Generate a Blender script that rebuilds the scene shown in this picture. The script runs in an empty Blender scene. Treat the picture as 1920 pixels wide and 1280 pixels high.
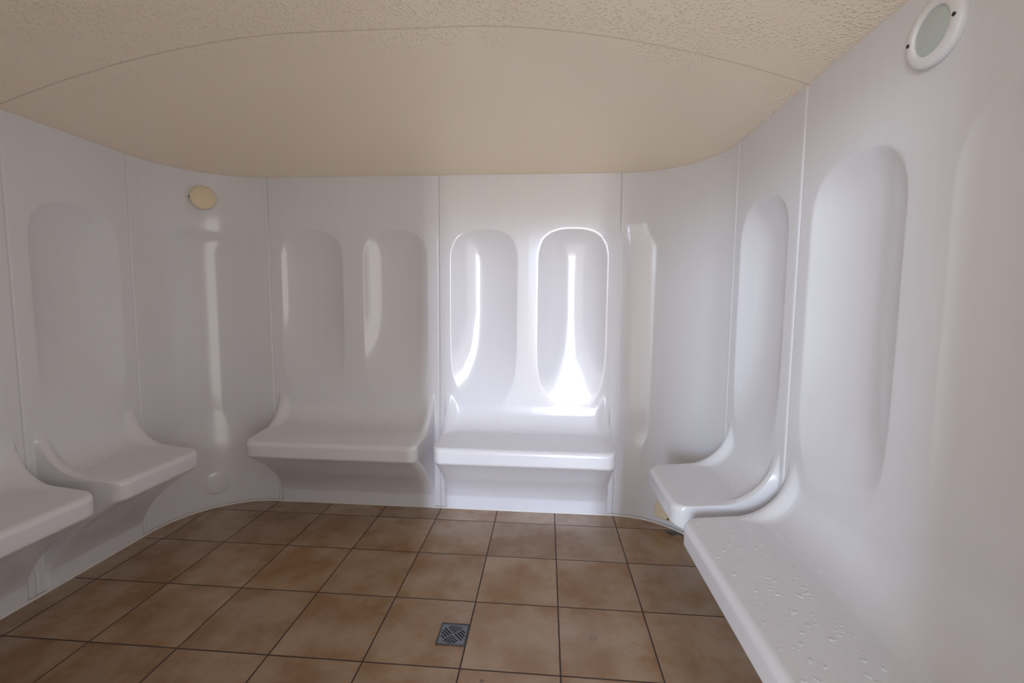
import bpy, bmesh, math, random
import numpy as np
from mathutils import Vector, Matrix

random.seed(7)
U = 0.4                     # one floor tile, in metres; plan coordinates below are in tiles
PI = math.pi
sc = bpy.context.scene

# ------------------------------------------------------------------ camera
YAW, TILT, ROLL = -0.0765, 0.0846, 0.0089
CAM = (5.8061, -4.083, 3.6264)
cy, sy, ct, st = math.cos(YAW), math.sin(YAW), math.cos(TILT), math.sin(TILT)
fwd = Vector((sy * ct, cy * ct, -st))
rgt = Vector((cy, -sy, 0))
upv = rgt.cross(fwd)
r2 = rgt * math.cos(ROLL) + upv * math.sin(ROLL)
u2 = upv * math.cos(ROLL) - rgt * math.sin(ROLL)
cam_data = bpy.data.cameras.new('camera')
cam = bpy.data.objects.new('camera', cam_data)
sc.collection.objects.link(cam)
m = Matrix.Identity(4)
for k in range(3):
    m[k][0], m[k][1], m[k][2], m[k][3] = r2[k], u2[k], -fwd[k], CAM[k] * U
cam.matrix_world = m
cam_data.sensor_width = 36
cam_data.lens = 832.47 / 1920 * 36
cam_data.clip_start = 0.02
sc.camera = cam

# ------------------------------------------------------------------ view transform
vs = sc.view_settings
vs.view_transform = 'Standard'
vs.look = 'None'
vs.gamma = 1
vs.use_curve_mapping = False
vs.exposure = 0.0
sc.cycles.max_bounces = 14
sc.cycles.diffuse_bounces = 9
sc.cycles.glossy_bounces = 4
sc.cycles.use_fast_gi = False
sc.cycles.sample_clamp_indirect = 8

# ------------------------------------------------------------------ world: daylight outside the doorway
W_AMB, W_SKY1, W_GND1, W_SKY2, W_GND2, W_HIGH = 2.8, 112.0, 38.0, 50.0, 12.0, 42.0
world = bpy.data.worlds.new('daylight')
sc.world = world
world.use_nodes = True
nt = world.node_tree
nt.nodes.clear()
def wn(kind, **kw):
    n = nt.nodes.new(kind)
    for k, v in kw.items():
        setattr(n, k, v)
    return n
def wmath(op, a, b=None):
    n = wn('ShaderNodeMath', operation=op)
    for i, v in enumerate((a, b)):
        if v is None: continue
        if isinstance(v, (int, float)): n.inputs[i].default_value = v
        else: nt.links.new(v, n.inputs[i])
    return n.outputs[0]
def wstep(v, a, b):
    n = wn('ShaderNodeMapRange', interpolation_type='SMOOTHSTEP')
    nt.links.new(v, n.inputs['Value'])
    n.inputs['From Min'].default_value = a
    n.inputs['From Max'].default_value = b
    return n.outputs[0]
tc = wn('ShaderNodeTexCoord')
sp = wn('ShaderNodeSeparateXYZ')
nt.links.new(tc.outputs['Generated'], sp.inputs[0])
DX, DY, DZ = sp.outputs
az = wmath('MULTIPLY', wmath('ARCTAN2', wmath('MULTIPLY', DX, -1.0), wmath('MULTIPLY', DY, -1.0)), 180 / PI)
el = wmath('MULTIPLY', wmath('ARCSINE', DZ), 180 / PI)
def band(v, a0, a1, b0, b1):
    return wmath('MULTIPLY', wstep(v, a0, a1), wmath('SUBTRACT', 1.0, wstep(v, b0, b1)))
sky = band(el, 2.5, 4.5, 8.0, 17.0)              # bright low sky under the eaves
gnd = wmath('ADD', band(el, -7.5, -5.5, 2.0, 4.0), wmath('MULTIPLY', band(el, -16, -11, -9, -7.5), 0.2))              # sunlit ground below it
az1 = wmath('ADD', band(az, -6.0, -5.2, -3.9, -3.4), band(az, -3.0, -2.6, -1.4, -0.6))              # straight out through the doorway
az2 = band(az, 21, 24, 31, 35)                   # further to the left
lowc = wmath('SUBTRACT', 1.0, wstep(el, 0, 40))
high = band(el, 13, 18, 30, 38)                   # paler sky further up, straight out only
terms = [(W_HIGH, wmath('MULTIPLY', az1, high), (0.72, 0.82, 1.0)), (W_SKY1, wmath('MULTIPLY', az1, sky), (0.60, 0.72, 1.0)), (W_GND1, wmath('MULTIPLY', az1, gnd), (1.0, 0.95, 0.86)),
         (W_SKY2, wmath('MULTIPLY', az2, sky), (0.62, 0.78, 1.0)), (W_GND2, wmath('MULTIPLY', az2, gnd), (0.93, 0.95, 1.0)),
         (W_AMB, wmath('ADD', wmath('MULTIPLY', lowc, 0.7), 0.3), (1.0, 0.955, 0.93))]
shader = None
for w_, f_, c_ in terms:
    bgn = wn('ShaderNodeBackground')
    bgn.inputs['Color'].default_value = (*c_, 1)
    nt.links.new(wmath('MULTIPLY', f_, w_), bgn.inputs['Strength'])
    if shader is None: shader = bgn.outputs[0]
    else:
        ad = wn('ShaderNodeAddShader')
        nt.links.new(shader, ad.inputs[0]); nt.links.new(bgn.outputs[0], ad.inputs[1])
        shader = ad.outputs[0]
wo = wn('ShaderNodeOutputWorld')
nt.links.new(shader, wo.inputs['Surface'])
world.cycles.sampling_method = 'MANUAL'
world.cycles.sample_map_resolution = 2048

# doorway portal: guides sampling of the daylight, gives off nothing itself
DOOR_X0, DOOR_X1, DOOR_H, FRONT_Y = 4.34, 7.30, 5.72, -3.75
SHADE_PIER_Y = -2.75                     # unseen pier right of the doorway, deepened to keep light off the right wall
pl = bpy.data.lights.new('doorway_portal', 'AREA')
pl.shape = 'RECTANGLE'
pl.size, pl.size_y = (DOOR_X1 - DOOR_X0) * U, DOOR_H * U
pl.cycles.is_portal = True
po = bpy.data.objects.new('doorway_portal', pl)
sc.collection.objects.link(po)
po.location = ((DOOR_X0 + DOOR_X1) / 2 * U, (FRONT_Y - 0.1) * U, DOOR_H / 2 * U)
po.rotation_euler = (PI / 2, 0, 0)      # -Z looks along +Y, into the room

# ------------------------------------------------------------------ helpers
C = sc.collection
def setp(o, label=None, cat=None, group=None, kind=None):
    if label: o['label'] = label
    if cat: o['category'] = cat
    if group: o['group'] = group
    if kind: o['kind'] = kind
    return o
def link_mesh(name, me, mat, parent=None):
    o = bpy.data.objects.new(name, me)
    C.objects.link(o)
    if mat: me.materials.append(mat)
    if parent: o.parent = parent
    return o
def empty(name, loc, rotz=0.0, mat=None):
    o = bpy.data.objects.new(name, None)
    C.objects.link(o)
    o.empty_display_size = 0.1
    if mat is not None: o.matrix_world = mat
    else:
        o.location = Vector(loc) * U
        o.rotation_euler = (0, 0, rotz)
    return o
def grid_normals(P):
    du = np.gradient(P, axis=1)
    dv = np.gradient(P, axis=0)
    n = np.cross(du, dv)
    l = np.linalg.norm(n, axis=2, keepdims=True)
    return n / np.maximum(l, 1e-12)
def grid_mesh(name, P, N=None, mat=None, parent=None, flip=False, scale=U):
    R, K = P.shape[:2]
    if N is None: N = grid_normals(P)
    verts = (P.reshape(-1, 3) * scale).tolist()
    idx = np.arange(R * K).reshape(R, K)
    a, b, c, d = idx[:-1, :-1], idx[:-1, 1:], idx[1:, 1:], idx[1:, :-1]
    q = np.stack([a, b, c, d], -1).reshape(-1, 4)
    if flip:
        q = q[:, ::-1]
        N = -N
    me = bpy.data.meshes.new(name)
    me.from_pydata(verts, [], q.tolist())
    me.polygons.foreach_set('use_smooth', [True] * len(me.polygons))
    me.update()
    me.normals_split_custom_set_from_vertices(N.reshape(-1, 3).tolist())
    return link_mesh(name, me, mat, parent)
def bm_obj(name, bm, mat, parent=None, smooth=False):
    me = bpy.data.meshes.new(name)
    bmesh.ops.recalc_face_normals(bm, faces=bm.faces)
    bm.to_mesh(me)
    bm.free()
    if smooth:
        me.polygons.foreach_set('use_smooth', [True] * len(me.polygons))
    return link_mesh(name, me, mat, parent)
def box(bm, x0, x1, y0, y1, z0, z1, s=U):
    v = [bm.verts.new((x * s, y * s, z * s)) for z in (z0, z1) for y in (y0, y1) for x in (x0, x1)]
    for f in ((0, 2, 3, 1), (4, 5, 7, 6), (0, 1, 5, 4), (2, 6, 7, 3), (0, 4, 6, 2), (1, 3, 7, 5)):
        bm.faces.new([v[i] for i in f])
def lathe(name, prof, mat, parent=None, n=64, sx=1.0, sz=1.0):
    """prof: list of (radius, out) in tiles; spun round local -Y (out of the wall)."""
    P = np.zeros((len(prof), n + 1, 3))
    for i, (r, h) in enumerate(prof):
        for k in range(n + 1):
            a = 2 * PI * k / n
            P[i, k] = (r * math.cos(a) * sx, -h, r * math.sin(a) * sz)
    bm = bmesh.new()
    rows = []
    for i, (r, h) in enumerate(prof):
        if r < 1e-6: rows.append([bm.verts.new(Vector(P[i, 0]) * U)])
        else: rows.append([bm.verts.new(Vector(P[i, k]) * U) for k in range(n)])
    for i in range(len(prof) - 1):
        A, B = rows[i], rows[i + 1]
        for k in range(n):
            k2 = (k + 1) % n
            if len(A) == 1 and len(B) == 1: continue
            if len(A) == 1: bm.faces.new((A[0], B[k], B[k2]))
            elif len(B) == 1: bm.faces.new((A[k], B[0], A[k2]))
            else: bm.faces.new((A[k], B[k], B[k2], A[k2]))
    o = bm_obj(name, bm, mat, parent, smooth=True)
    md = o.modifiers.new('edge_split', 'EDGE_SPLIT')
    md.split_angle = math.radians(50)
    return o
def smooth(x, a, b):
    t = np.clip((x - a) / (b - a), 0, 1)
    return t * t * (3 - 2 * t)

# ------------------------------------------------------------------ materials
class NT:
    def __init__(s, name):
        s.m = bpy.data.materials.new(name)
        s.m.use_nodes = True
        s.t = s.m.node_tree
        s.b = s.t.nodes['Principled BSDF']
    def n(s, kind, **kw):
        x = s.t.nodes.new(kind)
        for k, v in kw.items():
            if k.startswith('i_'):
                x.inputs[k[2:].replace('_', ' ')].default_value = v
            else: setattr(x, k, v)
        return x
    def l(s, a, b): s.t.links.new(a, b)
    def math(s, op, a, b=None, c=None):
        x = s.n('ShaderNodeMath', operation=op)
        for i, v in enumerate((a, b, c)):
            if v is None: continue
            if isinstance(v, (int, float)): x.inputs[i].default_value = v
            else: s.l(v, x.inputs[i])
        return x.outputs[0]
    def step(s, v, a, b):
        x = s.n('ShaderNodeMapRange', interpolation_type='SMOOTHSTEP')
        s.l(v, x.inputs['Value'])
        x.inputs['From Min'].default_value = a
        x.inputs['From Max'].default_value = b
        return x.outputs[0]
    def mixc(s, f, a, b, mode='MIX'):
        x = s.n('ShaderNodeMix', data_type='RGBA', blend_type=mode)
        if isinstance(f, (int, float)): x.inputs[0].default_value = f
        else: s.l(f, x.inputs[0])
        for i, v in ((6, a), (7, b)):
            if isinstance(v, tuple): x.inputs[i].default_value = (*v, 1)
            else: s.l(v, x.inputs[i])
        return x.outputs[2]
    def pos(s, scale=(1, 1, 1)):
        g = s.n('ShaderNodeNewGeometry')
        mp = s.n('ShaderNodeMapping')
        mp.inputs['Scale'].default_value = scale
        s.l(g.outputs['Position'], mp.inputs[0])
        return mp.outputs[0]
    def noise(s, vec, scale, detail=2.0, rough=0.5):
        x = s.n('ShaderNodeTexNoise')
        x.inputs['Scale'].default_value = scale
        x.inputs['Detail'].default_value = detail
        x.inputs['Roughness'].default_value = rough
        s.l(vec, x.inputs['Vector'])
        return x.outputs[0]
    def bump(s, h, strength, dist, prev=None):
        x = s.n('ShaderNodeBump')
        x.inputs['Strength'].default_value = strength
        x.inputs['Distance'].default_value = dist
        s.l(h, x.inputs['Height'])
        if prev is not None: s.l(prev, x.inputs['Normal'])
        return x.outputs[0]
def simple(name, col, rough=0.3, metal=0.0, **kw):
    x = NT(name)
    x.b.inputs['Base Color'].default_value = (*col, 1)
    x.b.inputs['Roughness'].default_value = rough
    x.b.inputs['Metallic'].default_value = metal
    for k, v in kw.items(): x.b.inputs[k.replace('_', ' ')].default_value = v
    return x.m

ACRYL = (0.74, 0.735, 0.755)
def acrylic(name, seat=False):
    x = NT(name)
    base = x.pos()
    streak = x.noise(x.pos((26, 26, 0.55)), 1.0, 3.0)          # condensation runs
    big = x.noise(base, 1.3, 2.0)
    col = x.mixc(x.step(streak, 0.35, 0.75), ACRYL, tuple(c * 0.985 for c in ACRYL))
    x.l(col, x.b.inputs['Base Color'])
    r = x.math('ADD', x.math('MULTIPLY', x.step(streak, 0.4, 0.75), 0.10), 0.10)
    nrm = x.bump(streak, 0.03, 0.003)
    if seat:
        g = x.n('ShaderNodeNewGeometry')
        s3 = x.n('ShaderNodeSeparateXYZ')
        x.l(g.outputs['True Normal'], s3.inputs[0])
        top = x.step(s3.outputs[2], 0.90, 0.985)
        fine = x.noise(base, 260.0, 2.0)
        wet = x.step(x.noise(base, 9.0, 3.0), 0.45, 0.6)
        hgt = x.math('MULTIPLY', x.math('MULTIPLY', fine, top), x.math('ADD', x.math('MULTIPLY', wet, 0.7), 0.3))
        nrm = x.bump(hgt, 0.35, 0.002, nrm)
        r = x.math('ADD', r, x.math('MULTIPLY', top, 0.22))
    x.l(r, x.b.inputs['Roughness'])
    x.l(nrm, x.b.inputs['Normal'])
    x.b.inputs['IOR'].default_value = 1.49
    return x.m
M_wall = acrylic('white_acrylic')
M_seat = acrylic('white_acrylic_seat', True)
M_seal = simple('white_sealant', (0.72, 0.69, 0.64), 0.35)
M_joint = simple('beige_joint_sealant', (0.66, 0.56, 0.44), 0.5)
M_cream = simple('cream_plastic', (0.78, 0.66, 0.46), 0.45)
M_white_plastic = simple('white_plastic', (0.78, 0.78, 0.79), 0.3)
M_dark = simple('dark_screw', (0.02, 0.018, 0.015), 0.5)
M_steel = simple('brushed_steel', (0.20, 0.215, 0.25), 0.45, 0.7)
M_frame = simple('tarnished_steel', (0.10, 0.085, 0.08), 0.45, 0.5)
M_black = simple('dark_drain_well', (0.006, 0.006, 0.008), 0.6)
M_glass = simple('frosted_glass', (0.50, 0.56, 0.54), 0.38, Coat_Weight=0.6, Coat_Roughness=0.15)
M_drop = simple('water_on_white', (0.74, 0.735, 0.755), 0.04, IOR=1.33)

def ceiling_mat():
    x = NT('bounce_tinted_ceiling')
    p = x.pos()
    x.b.inputs['Roughness'].default_value = 0.32
    big = x.noise(p, 1.1, 2.0)
    col = x.mixc(big, (0.87, 0.76, 0.60), (0.90, 0.80, 0.65))  # cream tint puts warm light bounced off the floor into the colour
    x.l(col, x.b.inputs['Base Color'])
    vo = x.n('ShaderNodeTexVoronoi')
    vo.inputs['Scale'].default_value = 75
    x.l(p, vo.inputs['Vector'])
    drop = x.math('SUBTRACT', 1.0, x.step(vo.outputs['Distance'], 0.05, 0.5))
    s3 = x.n('ShaderNodeSeparateXYZ')
    x.l(p, s3.inputs[0])
    patch = x.step(x.noise(p, 2.1, 3.0), 0.30, 0.52)
    ymask = x.math('SUBTRACT', 1.0, x.step(s3.outputs[1], 0.30, 0.48))
    h = x.math('MULTIPLY', drop, x.math('MULTIPLY', patch, ymask))
    x.l(x.bump(h, 0.55, 0.0045), x.b.inputs['Normal'])
    return x.m
M_ceil = ceiling_mat()

def floor_mat():
    x = NT('terracotta_tiles')
    p = x.pos((1 / U, 1 / U, 1 / U))
    s3 = x.n('ShaderNodeSeparateXYZ')
    x.l(p, s3.inputs[0])
    X, Y = s3.outputs[0], s3.outputs[1]
    def edge(v):
        f = x.math('FRACT', v)
        return x.math('MINIMUM', f, x.math('SUBTRACT', 1.0, f))
    e = x.math('MINIMUM', edge(X), edge(Y))
    grout = x.math('SUBTRACT', 1.0, x.step(e, 0.006, 0.0095))
    cmb = x.n('ShaderNodeCombineXYZ')
    x.l(x.math('FLOOR', X), cmb.inputs[0])
    x.l(x.math('FLOOR', Y), cmb.inputs[1])
    wn_ = x.n('ShaderNodeTexWhiteNoise', noise_dimensions='3D')
    x.l(cmb.outputs[0], wn_.inputs['Vector'])
    off = x.n('ShaderNodeVectorMath', operation='MULTIPLY_ADD')
    x.l(wn_.outputs['Color'], off.inputs[0])
    off.inputs[1].default_value = (30, 30, 30)
    x.l(p, off.inputs[2])
    n1 = x.noise(off.outputs[0], 1.6, 4.0, 0.55)
    n2 = x.noise(off.outputs[0], 9.0, 4.0, 0.6)
    n3 = x.noise(off.outputs[0], 60.0, 2.0, 0.6)
    A, B, D = (0.265, 0.145, 0.062), (0.37, 0.262, 0.168), (0.325, 0.155, 0.065)
    c = x.mixc(x.step(n1, 0.32, 0.68), A, B)
    c = x.mixc(x.math('MULTIPLY', x.step(n2, 0.5, 0.78), 0.55), c, D)
    tv = x.math('ADD', x.math('MULTIPLY', wn_.outputs['Value'], 0.16), 0.92)
    tvc = x.n('ShaderNodeCombineXYZ')
    for i in range(3): x.l(tv, tvc.inputs[i])
    c = x.mixc(1.0, c, tvc.outputs[0], 'MULTIPLY')
    c = x.mixc(x.math('MULTIPLY', x.step(n3, 0.66, 0.76), 0.35), c, (0.12, 0.07, 0.045))
    # dirt: a black blot by the steam outlet, a grey scuff, small specks
    for (px, py, rx, ry, k, colr) in ((7.90, 2.91, 0.15, 0.10, 0.95, (0.012, 0.007, 0.004)),
                                      (6.37, 0.52, 0.07, 0.075, 0.55, (0.11, 0.09, 0.075)),
                                      (5.96, 0.75, 0.09, 0.05, 0.25, (0.12, 0.09, 0.07)),
                                      (6.75, 0.42, 0.10, 0.05, 0.2, (0.12, 0.09, 0.07)),
                                      (5.24, -0.12, 0.035, 0.03, 0.7, (0.05, 0.03, 0.02))):
        dx = x.math('DIVIDE', x.math('SUBTRACT', X, px), rx)
        dy = x.math('DIVIDE', x.math('SUBTRACT', Y, py), ry)
        r = x.math('SQRT', x.math('ADD', x.math('MULTIPLY', dx, dx), x.math('MULTIPLY', dy, dy)))
        r = x.math('ADD', r, x.math('MULTIPLY', x.math('SUBTRACT', n2, 0.5), 1.6))
        f = x.math('MULTIPLY', x.math('SUBTRACT', 1.0, x.step(r, 0.45, 1.0)), k)
        if k < 0.6: f = x.math('MULTIPLY', f, x.step(n3, 0.40, 0.56))
        c = x.mixc(f, c, colr)
    c = x.mixc(grout, c, (0.035, 0.014, 0.008))
    x.l(c, x.b.inputs['Base Color'])
    x.l(x.math('ADD', x.math('ADD', x.math('MULTIPLY', n1, 0.10), x.math('MULTIPLY', grout, 0.5)), 0.20), x.b.inputs['Roughness'])
    x.b.inputs['IOR'].default_value = 1.6
    h = x.math('SUBTRACT', x.math('MULTIPLY', n2, 0.15), grout)
    x.l(x.bump(h, 0.5, 0.002), x.b.inputs['Normal'])
    return x.m
M_floor = floor_mat()

# ------------------------------------------------------------------ room plan (tiles)
XL, XR, YB, RC = -0.36, 8.30, 3.45, 1.30
CX0, CX1, CYC = XL + RC, XR - RC, YB - RC      # corner centres
XM = (XL + XR) / 2
YS = 0.62                                       # side seam between far and near benches
YN = YS - (XM - CX0)                            # near end of the near benches
HT = 5.76                                       # ceiling rim
EDGE = 0.022                                    # panels curl back this far at their joints

def edge_curl(dist, w=0.03):
    t = np.clip(1 - dist / w, 0, 1)
    return -EDGE * (1 - np.sqrt(np.maximum(1 - t * t, 0)))

# ---- floor, ceiling
bm = bmesh.new()
box(bm, XL - 0.25, XR + 0.25, -4.9, YB + 0.25, -0.25, 0.0)
setp(bm_obj('floor', bm, M_floor), kind='structure')

rim = []
for a in np.linspace(0, PI / 2, 25): rim.append((CX1 + RC * math.cos(a), CYC + RC * math.sin(a)))
for t in np.linspace(0, 1, 26)[1:-1]: rim.append((CX1 + (CX0 - CX1) * t, YB))
for a in np.linspace(PI / 2, PI, 25): rim.append((CX0 + RC * math.cos(a), CYC + RC * math.sin(a)))
for t in np.linspace(0, 1, 26)[1:]: rim.append((XL, CYC + (FRONT_Y - CYC) * t))
for t in np.linspace(0, 1, 26)[1:]: rim.append((XL + (XR - XL) * t, FRONT_Y))
for t in np.linspace(0, 1, 26)[1:]: rim.append((XR, FRONT_Y + (CYC - FRONT_Y) * t))
rim = np.array(rim)
CC = np.array([XM + 0.1, -0.45])
DOME = 0.70
def ceil_rows():
    rows = []
    for r in np.concatenate([np.linspace(0.0, 0.98, 60), [0.99, 1.0]]):
        p = CC + (rim - CC) * r
        rows.append(np.c_[p, np.full(len(rim), HT + DOME * (1 - r ** 2.1))])
    p = rim + (rim - CC) / np.linalg.norm(rim - CC, axis=1, keepdims=True) * 0.1
    rows.append(np.c_[p, np.full(len(rim), HT)])
    return np.array(rows)
CE = ceil_rows()
co = grid_mesh('ceiling', CE, None, M_ceil)
setp(co, kind='structure')
def ceil_z(x, y):
    d = np.array([x, y]) - CC
    lo, hi = 0.0, 1.0
    # ratio r with d = r * (rim point in the same direction)
    ang = np.arctan2(rim[:, 1] - CC[1], rim[:, 0] - CC[0])
    rad = np.linalg.norm(rim - CC, axis=1)
    o = np.argsort(ang)
    R = np.interp(math.atan2(d[1], d[0]), ang[o], rad[o], period=2 * PI)
    r = np.linalg.norm(d) / R
    return HT + DOME * (1 - min(r, 1) ** 2.1)
# moulded joint across the dome
xs = np.linspace(XL, XR, 90)
J = np.array([[(x, 0.60 + k * 0.011, ceil_z(x, 0.60) + 0.004 - h) for x in xs]
              for k, h in ((-1.0, 0.0), (-0.6, 0.006), (0, 0.008), (0.6, 0.006), (1.0, 0.0))])
setp(grid_mesh('trim_1', J, None, M_joint), kind='structure')

# ------------------------------------------------------------------ moulded benches
DS = 1.07                                        # seat depth
def arc_corner(p0, p1, p2, r, n):
    """points rounding corner p1 between p0 and p2"""
    p0, p1, p2 = map(np.array, (p0, p1, p2))
    a = (p0 - p1) / np.linalg.norm(p0 - p1)
    b = (p2 - p1) / np.linalg.norm(p2 - p1)
    th = math.acos(np.clip(a @ b, -1, 1))
    t = r / math.tan(th / 2)
    c = p1 + (a + b) / np.linalg.norm(a + b) * r / math.sin(th / 2)
    s, e = p1 + a * t - c, p1 + b * t - c
    out = []
    om = math.acos(np.clip(s @ e / r / r, -1, 1))
    for k in np.linspace(0, 1, n):
        out.append(c + (math.sin((1 - k) * om) * s + math.sin(k * om) * e) / math.sin(om))
    return np.array(out)
def bezier(p, n):
    t = np.linspace(0, 1, n)[:, None]
    p = np.array(p, float)
    return (1 - t) ** 3 * p[0] + 3 * (1 - t) ** 2 * t * p[1] + 3 * (1 - t) * t * t * p[2] + t ** 3 * p[3]
def lin(a, b, n):
    t = np.linspace(0, 1, n)[:, None]
    return np.array(a) * (1 - t) + np.array(b) * t
def profile(rf):
    """(depth, height) rows from z = 2.3 down to the floor; rf = seat-to-wall fillet radius"""
    A, B, Cc = (0, 2.3), (0, 1.515), (DS, 1.425)
    D_, E_ = (DS - 0.005, 1.185), (0.45, 0.86)
    f1 = arc_corner(A, B, Cc, rf, 26)
    f2 = arc_corner(B, Cc, D_, 0.075, 12)
    f3 = arc_corner(Cc, D_, E_, 0.055, 9)
    segs = [lin(A, f1[0], 8)[:-1], f1, lin(f1[-1], f2[0], 12)[1:-1], f2, lin(f2[-1], f3[0], 5)[1:-1], f3]
    un = bezier([f3[-1], (0.50, 0.86), (0.17, 0.55), (0.05, 0.27)], 26)[1:]
    kick = np.array([(0.042, 0.255), (0.036, 0.235), (0.033, 0.21), (0.03, 0.12), (0.03, 0.06), (0.03, -0.02)])
    n_seat = sum(len(s) for s in segs)
    return np.concatenate(segs + [un, kick]), n_seat
PM, NSEAT = profile(0.40)
PE, _ = profile(0.64)
NTOP = 7

def plan_end():
    """(offset from the panel edge, share of the depth) from inside to the joint"""
    inner = lin((0.62, 1), (0.30, 1), 12)
    cr = arc_corner((0.6, 1.0), (0.128, 1.0), (0.10, 0.3), 0.15, 16)
    cv = arc_corner((0.125, 0.8), (0.088, 0.0), (0.03, 0.0), 0.05, 10)
    face = lin(cr[-1], cv[0], 14)[1:-1]
    tail = np.array([(0.03, 0.0), (0.026, 0), (0.021, 0), (0.016, 0), (0.011, 0), (0.007, 0), (0.0035, 0), (0.001, 0), (0.0, 0)])
    return np.concatenate([inner, lin(inner[-1], cr[0], 6)[1:-1], cr, face, cv, tail])
PL = plan_end()

RHW, RTOP = 0.565, 4.87
def recess(s, z, cs):
    dep = np.zeros_like(s)
    for c in cs:
        a = np.abs(s - c) / RHW
        h = 0.56
        b = np.maximum(0, (z - (RTOP - h)) / h) + np.maximum(0, (2.9 - z) / 1.02)
        rho = (a ** 2.7 + b ** 2.7) ** (1 / 2.7)
        v = 1 - rho ** 2.2
        k = 0.03
        v = 0.5 * (v + np.sqrt(v * v + k * k))
        tail = 0.5 * (-3 + np.sqrt(9 + k * k))
        dep += 0.165 * np.clip(v - np.where(v < 0.03, 0, 0), 0, None) * (0.10 + 0.90 * smooth(z, 1.75, 3.6)) * smooth(1.6 - rho, 0, 0.5)
    return dep

def bench_grid(width, centres):
    half = width / 2
    # columns
    so, fr = PL[:, 0], PL[:, 1]
    left_s = -half + so[::-1]
    right_s = half - so
    mid = np.linspace(-half + 0.62, half - 0.62, int((width - 1.24) / 0.022) + 2)[1:-1]
    extra = np.concatenate([c + sg * (RHW + np.arange(-0.05, 0.051, 0.0065)) for c in centres for sg in (-1, 1)])
    extra = extra[np.abs(extra) < half - 0.625]
    mid = np.array([v for v in mid if len(extra) == 0 or np.min(np.abs(extra - v)) > 0.008])
    mid = np.sort(np.concatenate([mid, extra]))
    s = np.concatenate([left_s, mid, right_s])
    frac = np.concatenate([fr[::-1], np.ones(len(mid)), fr])
    off = half - np.abs(s)
    # rows
    ztop = np.concatenate([np.linspace(HT, 4.95, 14)[:-1], np.linspace(4.95, 4.1, 90)[:-1], np.linspace(4.1, 2.3, 60)[:-1]])
    R0, R1 = len(ztop), len(PM)
    P = np.zeros((R0 + R1, len(s), 3))
    mix = 1 - smooth(off, 0.17, 0.34)
    for i in range(R0 + R1):
        if i < R0:
            d = np.zeros(len(s))
            z = np.full(len(s), ztop[i])
        else:
            pm, pe = PM[i - R0], PE[i - R0]
            d = (pm[0] * (1 - mix) + pe[0] * mix) * frac
            z = pm[1] * (1 - mix) + pe[1] * mix
        d = d - recess(s, z, centres) + edge_curl(off)
        P[i, :, 0], P[i, :, 1], P[i, :, 2] = s, -d, z
    return P, R0
def make_bench(width, centres):
    P, R0 = bench_grid(width, centres)
    N = -grid_normals(P)
    # keep the normals facing the room (local -Y / up)
    root = empty('moulded_bench', (0, 0, 0))
    i0 = R0 + NTOP
    i1 = R0 + NSEAT - 1
    flip = N[20, P.shape[1] // 2, 1] > 0
    if flip: N = -N
    def part(name, a, b, mat):
        Q, NN = P[a:b + 1], N[a:b + 1]
        g = grid_normals(Q)
        f = (g[1, Q.shape[1] // 2] @ NN[1, Q.shape[1] // 2]) < 0
        o = grid_mesh(name, Q, -NN if f else NN, mat, root, flip=f)
        return o
    part('backrest', 0, i0, M_wall)
    part('seat', i0, i1, M_seat)
    part('base', i1, P.shape[0] - 1, M_wall)
    return root
def dup(root):
    r = root.copy()
    C.objects.link(r)
    for ch in list(root.children):
        c = ch.copy()
        C.objects.link(c)
        c.parent = r
    return r
WD, WS = XM - CX0, CYC - YS
dbl = make_bench(WD, (-0.745, 0.745))
sgl = make_bench(WS, (0.0,))
GB = 'moulded benches round the steam room'
places = [
    (dbl, ((CX0 + XM) / 2, YB, 0), 0, 'white bench on the back wall in shade, with two dull backrest hollows'),
    (None, ((CX1 + XM) / 2, YB, 0), 0, 'white bench on the back wall brightly daylit, its two backrest hollows shining'),
    (None, (XR, (YS + YN) / 2, 0), -PI / 2, 'nearest white bench, under the round wall light, its long seat wet with droplets'),
    (None, (XL, (YS + YN) / 2, 0), PI / 2, 'white bench cut off by the left edge of the photo'),
    (sgl, (XR, (YS + CYC) / 2, 0), -PI / 2, 'narrow white bench with one hollow, above the small cream cover by the floor'),
    (None, (XL, (YS + CYC) / 2, 0), PI / 2, 'narrow white bench on the shaded left wall, left of the round cream disc'),
]
src = None
for proto, loc, rz, lab in places:
    if proto is not None: o = src = proto
    else: o = dup(src)
    o.location = Vector(loc) * U
    o.rotation_euler = (0, 0, rz)
    setp(o, lab, 'bench', GB)

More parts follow.
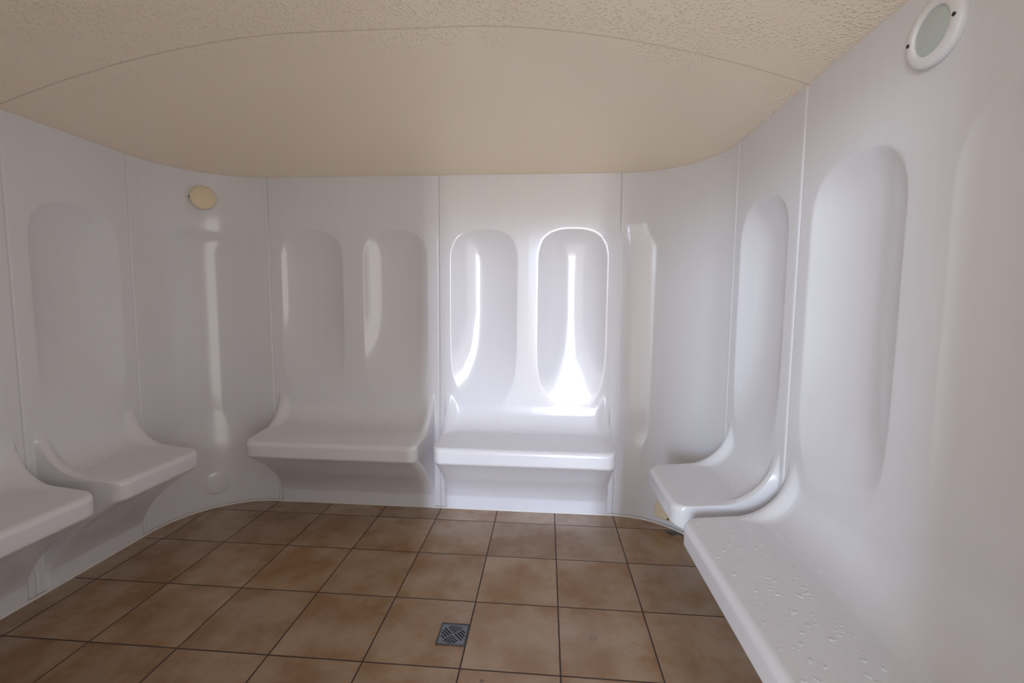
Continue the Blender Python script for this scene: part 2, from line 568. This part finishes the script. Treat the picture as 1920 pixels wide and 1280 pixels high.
# ------------------------------------------------------------------ rounded corner walls
def corner_wall(name, cx, side):
    th = np.concatenate([np.linspace(0, 0.03, 8)[:-1], np.linspace(0.03, PI / 2 - 0.03, 100), np.linspace(PI / 2 - 0.03, PI / 2, 8)[1:]])
    zz = np.concatenate([np.linspace(HT, 4.95, 10)[:-1], np.linspace(4.95, 4.3, 40)[:-1],
                         np.linspace(4.3, 1.9, 40)[:-1], np.linspace(1.9, 0.9, 50)[:-1], np.linspace(0.9, -0.02, 12)])
    T, Z = np.meshgrid(th, zz)
    a = np.abs(T - PI / 4) / math.radians(34)
    b = np.maximum(0, (Z - 4.45) / 0.37) + np.maximum(0, (1.75 - Z) / 0.5)
    rho = (a ** 4 + b ** 4) ** 0.25
    v = 1 - rho ** 2
    k = 0.5
    v = 0.5 * (v + np.sqrt(v * v + k * k)) * smooth(1.7 - rho, 0, 0.5)
    arc = np.minimum(T, PI / 2 - T) * RC
    rr = RC + (0.105 if side < 0 else 0.07) * v - edge_curl(arc)
    P = np.stack([cx + side * rr * np.cos(T), CYC + rr * np.sin(T), Z], -1)
    g = grid_normals(P)
    toc = np.array([cx, CYC, 3]) - P[30, 50]
    f = g[30, 50] @ toc < 0
    o = grid_mesh(name, P, g, M_wall, flip=f)
    return setp(o, kind='structure')
corner_wall('wall_back_left', CX0, -1)
corner_wall('wall_back_right', CX1, 1)

# ------------------------------------------------------------------ near walls and doorway
for nm, xa, xb in (('wall_left', XL - 0.12, XL), ('wall_right', XR, XR + 0.12)):
    bm = bmesh.new()
    box(bm, xa, xb, FRONT_Y, YN + 0.004, -0.02, HT + 0.03)
    setp(bm_obj(nm, bm, M_wall), kind='structure')
bm = bmesh.new()
box(bm, XL - 0.12, DOOR_X0, FRONT_Y - 0.15, FRONT_Y, 0, HT + 0.2)
box(bm, DOOR_X1, XR + 0.12, FRONT_Y - 0.15, SHADE_PIER_Y, 0, HT + 0.2)  # unseen pier, added to shade the near end of the right wall
box(bm, DOOR_X0, DOOR_X1, FRONT_Y - 0.15, FRONT_Y, DOOR_H, HT + 0.2)
setp(bm_obj('wall_front', bm, M_wall), kind='structure')

# sealant bead where the walls meet the floor
loop = [(XL, FRONT_Y)] + [(XL, y) for y in np.linspace(FRONT_Y, CYC, 30)[1:-1]]
loop += [(CX0 + RC * math.cos(a), CYC + RC * math.sin(a)) for a in np.linspace(PI, PI / 2, 30)]
loop += [(x, YB) for x in np.linspace(CX0, CX1, 30)[1:-1]]
loop += [(CX1 + RC * math.cos(a), CYC + RC * math.sin(a)) for a in np.linspace(PI / 2, 0, 30)]
loop += [(XR, y) for y in np.linspace(CYC, FRONT_Y, 30)[1:]]
loop = np.array(loop)
tan = np.gradient(loop, axis=0)
tan /= np.linalg.norm(tan, axis=1, keepdims=True)
inw = np.c_[tan[:, 1], -tan[:, 0]]
B = []
for a in np.linspace(0, PI / 2, 6):
    r = 0.022
    B.append(np.c_[loop + inw * (0.0 + (0.03 + r) * math.cos(a))[..., None] if False else loop + inw * (0.02 + r * math.cos(a)), np.full(len(loop), r * math.sin(a))])
B = np.array(B)
g = grid_normals(B)
f = g[3, 5] @ np.array([1, 0, 1]) < 0
setp(grid_mesh('trim_2', B, g, M_seal, flip=f), kind='structure')

# ------------------------------------------------------------------ fittings
def wall_frame(x, y, z, nx, ny):
    """local -Y points along (nx, ny) into the room"""
    n = Vector((nx, ny, 0)).normalized()
    ey = -n
    ez = Vector((0, 0, 1))
    ex = ey.cross(ez)
    mm = Matrix.Identity(4)
    for k in range(3):
        mm[k][0], mm[k][1], mm[k][2], mm[k][3] = ex[k], ey[k], ez[k], (x, y, z)[k] * U
    return mm
def on_corner(cx, side, ang, z, out=0.0):
    """point on the arc wall; ang from the side wall (0) to the back wall (90)"""
    a = math.radians(ang)
    nx, ny = -side * math.cos(a), -math.sin(a)
    r = RC - out
    return wall_frame(cx - nx * r, CYC - ny * r, z, nx, ny)
def screw(parent, x, z, out, r=0.012, name='screw'):
    o = lathe(name, [(0.0, 0.0), (r, 0.0), (r, 0.006), (r * 0.6, 0.009), (0, 0.009)], M_dark, parent, 16)
    o.location = (x * U, -out * U, z * U)
    o['label'] = 'dark screw'
    return o

# round bulkhead light on the right wall
LY, LZ = -0.865, 5.40
wl = empty('wall_light', None, mat=wall_frame(XR, LY, LZ, -1, 0))
setp(wl, 'round white wall light with greenish frosted glass high on the right wall', 'lamp')
lathe('bezel', [(0.0, 0.0), (0.208, 0.0), (0.214, 0.008), (0.214, 0.034), (0.205, 0.048), (0.188, 0.056), (0.150, 0.060),
                (0.143, 0.056), (0.139, 0.046), (0.137, 0.03), (0.0, 0.028)], M_white_plastic, wl, 72)
lathe('lens', [(0.137, 0.028), (0.137, 0.040), (0.11, 0.047), (0.07, 0.052), (0.03, 0.054), (0, 0.0545)], M_glass, wl, 64)['label'] = 'frosted glass lens'
for sx_ in (-1, 1): screw(wl, sx_ * 0.172, 0.0, 0.057)

# cream disc in the left corner
dc = empty('wall_vent_cover', None, mat=on_corner(CX0, -1, 46.5, 5.33))
setp(dc, 'round cream cover high in the rounded left corner, just under the ceiling', 'cover')
lathe('mounting_collar', [(0, -0.06), (0.10, -0.06), (0.10, 0.07), (0, 0.07)], M_cream, dc, 40)
lathe('disc', [(0.0, 0.07), (0.168, 0.07), (0.182, 0.078), (0.186, 0.09), (0.182, 0.103), (0.165, 0.113), (0.10, 0.119), (0, 0.121)], M_cream, dc, 64)
screw(dc, -0.185, -0.005, 0.085, 0.016)

# flush round blank low in the left corner
bl = lathe('blanking_plate', [(0.0, -0.01), (0.205, -0.01), (0.21, 0.002), (0.205, 0.010), (0.196, 0.014), (0.10, 0.016), (0.0, 0.017)], M_wall, None, 64)
bl.matrix_world = on_corner(CX0, -1, 47, 0.43)
setp(bl, 'flat round white plate low on the rounded left corner, close to the floor', 'plate')

# cream steam outlet hood low in the right corner
oc = empty('steam_outlet_cover', None, mat=on_corner(CX1, 1, 46.5, -0.03))
setp(oc, 'small cream outlet cover near the floor, half hidden under the narrow right bench', 'cover')
bm = bmesh.new()
def hood_ring(w, h0, out, r):
    pts = []
    zc = h0 + w * 0.55
    pts.append((-w, h0)); pts.append((w, h0))
    for a in np.linspace(0, PI, 20): pts.append((w * math.cos(a), zc + w * math.sin(a) * 0.9))
    return [bm.verts.new((px * U, -out * U, pz * U)) for px, pz in pts]
rings = [hood_ring(0.25, 0.165, -0.06, 0), hood_ring(0.25, 0.165, 0.085, 0), hood_ring(0.243, 0.172, 0.102, 0), hood_ring(0.23, 0.185, 0.112, 0)]
for A, Bb in zip(rings, rings[1:]):
    for k in range(len(A)):
        bm.faces.new((A[k], A[(k + 1) % len(A)], Bb[(k + 1) % len(A)], Bb[k]))
bm.faces.new(rings[-1])
bm.faces.new(rings[0])
bm_obj('hood', bm, M_cream, oc)
screw(oc, 0.0, 0.205, 0.108, 0.018)

# ------------------------------------------------------------------ floor drain
DRX, DRY, DH = 4.838, 0.447, 0.155
dr = empty('floor_drain', (DRX, DRY, 0))
setp(dr, 'small square steel floor drain with a pinwheel of slots in the brown tiles', 'drain')
def curve_plate(name, loops, z, thick, mat, parent):
    cu = bpy.data.curves.new(name, 'CURVE')
    cu.dimensions = '2D'
    cu.fill_mode = 'BOTH'
    cu.extrude = thick * U / 2
    for lp in loops:
        spn = cu.splines.new('POLY')
        spn.points.add(len(lp) - 1)
        for q, (px, py) in zip(spn.points, lp): q.co = (px * U, py * U, 0, 1)
        spn.use_cyclic_u = True
    tmp = bpy.data.objects.new('tmp', cu)
    C.objects.link(tmp)
    dg = bpy.context.evaluated_depsgraph_get()
    me = bpy.data.meshes.new_from_object(tmp.evaluated_get(dg))
    bpy.data.objects.remove(tmp)
    me.name = name
    me.materials.clear()
    o = link_mesh(name, me, mat, parent)
    o.location = (0, 0, z * U)
    return o
def sq(h): return [(-h, -h), (h, -h), (h, h), (-h, h)]
curve_plate('frame', [sq(DH + 0.006), sq(DH - 0.008)], 0.004, 0.012, M_frame, dr)['label'] = 'dark tarnished frame'
loops = [sq(DH - 0.012)]
Rg, sw, pitch = 0.138, 0.0092, 0.0305
c45 = math.sqrt(0.5)
for q in range(4):
    for k in range(4):
        o_ = 0.016 + k * pitch
        e_ = math.sqrt(max(Rg * Rg - (o_ + sw) ** 2, 0))
        s_ = 0.012
        if e_ - s_ < 0.02: continue
        # slot along u at offset v; quadrants turn like a pinwheel
        rect = [(s_, o_ - sw), (e_, o_ - sw), (e_, o_ + sw), (s_, o_ + sw)]
        out = []
        for u_, v_ in rect:
            if q % 2: u_, v_ = v_, u_
            a_ = (1, 1, -1, -1)[q] * u_
            b_ = (1, -1, -1, 1)[q] * v_
            out.append((c45 * (a_ - b_), c45 * (a_ + b_)))
        loops.append(out)
curve_plate('grate', loops, 0.003, 0.008, M_steel, dr)
bm = bmesh.new()
box(bm, -DH + 0.009, DH - 0.009, -DH + 0.009, DH - 0.009, -0.02, -0.0035 + 0.0045)
bm_obj('well', bm, M_black, dr)['label'] = 'dark drain well'

# ------------------------------------------------------------------ water
def drop(bm, c, n, r, squash=0.45, stretch=1.0, ang=0.0, seg=8):
    n = Vector(n).normalized()
    t = n.orthogonal().normalized()
    b = n.cross(t)
    t2 = t * math.cos(ang) + b * math.sin(ang)
    b2 = n.cross(t2)
    rings = []
    for a in (0.0, 0.45, 0.9, 1.25):
        rings.append([bm.verts.new((Vector(c) + (t2 * math.cos(k) * stretch + b2 * math.sin(k)) * r * math.cos(a) + n * r * squash * math.sin(a)) * U)
                      for k in np.linspace(0, 2 * PI, seg, endpoint=False)])
    top = bm.verts.new((Vector(c) + n * r * squash) * U)
    bot = bm.verts.new((Vector(c) - n * r * 0.05) * U)
    for A, Bb in zip(rings, rings[1:]):
        for k in range(seg): bm.faces.new((A[k], A[(k + 1) % seg], Bb[(k + 1) % seg], Bb[k]))
    for k in range(seg):
        bm.faces.new((rings[-1][k], rings[-1][(k + 1) % seg], top))
        bm.faces.new((rings[0][(k + 1) % seg], rings[0][k], bot))
def seat_z(d):
    return 1.515 - (1.515 - 1.425) * d / DS
bm = bmesh.new()
rnd = random.Random(3)
for _ in range(230):
    y = rnd.uniform(-1.75, 0.42)
    d = rnd.uniform(0.42, 0.97)
    r = rnd.choice((0.006, 0.008, 0.008, 0.011, 0.014, 0.02))
    drop(bm, (XR - d, y, seat_z(d) - 0.0005), (0, 0, 1), r, 0.16, rnd.uniform(1, 1.9), rnd.uniform(0, PI))
o = bm_obj('water_droplets', bm, M_drop, None, True)
setp(o, 'scattered clear water droplets lying on the seat of the nearest right bench', 'water', kind='stuff')
bm = bmesh.new()
for _ in range(260):
    y = rnd.uniform(-1.2, 1.4)
    if rnd.random() < 0.3: y = rnd.uniform(1.0, 2.2)
    off = abs(rnd.gauss(0, 0.02)) + 0.012
    x = XR - off
    drop(bm, (x, y, ceil_z(x, y) + 0.001), (-0.2, 0, -1), rnd.choice((0.004, 0.005, 0.006, 0.008)), 0.7)
o = bm_obj('condensation_drops', bm, M_drop, None, True)
setp(o, 'beads of condensation along the edge between ceiling and right wall', 'water', kind='stuff')
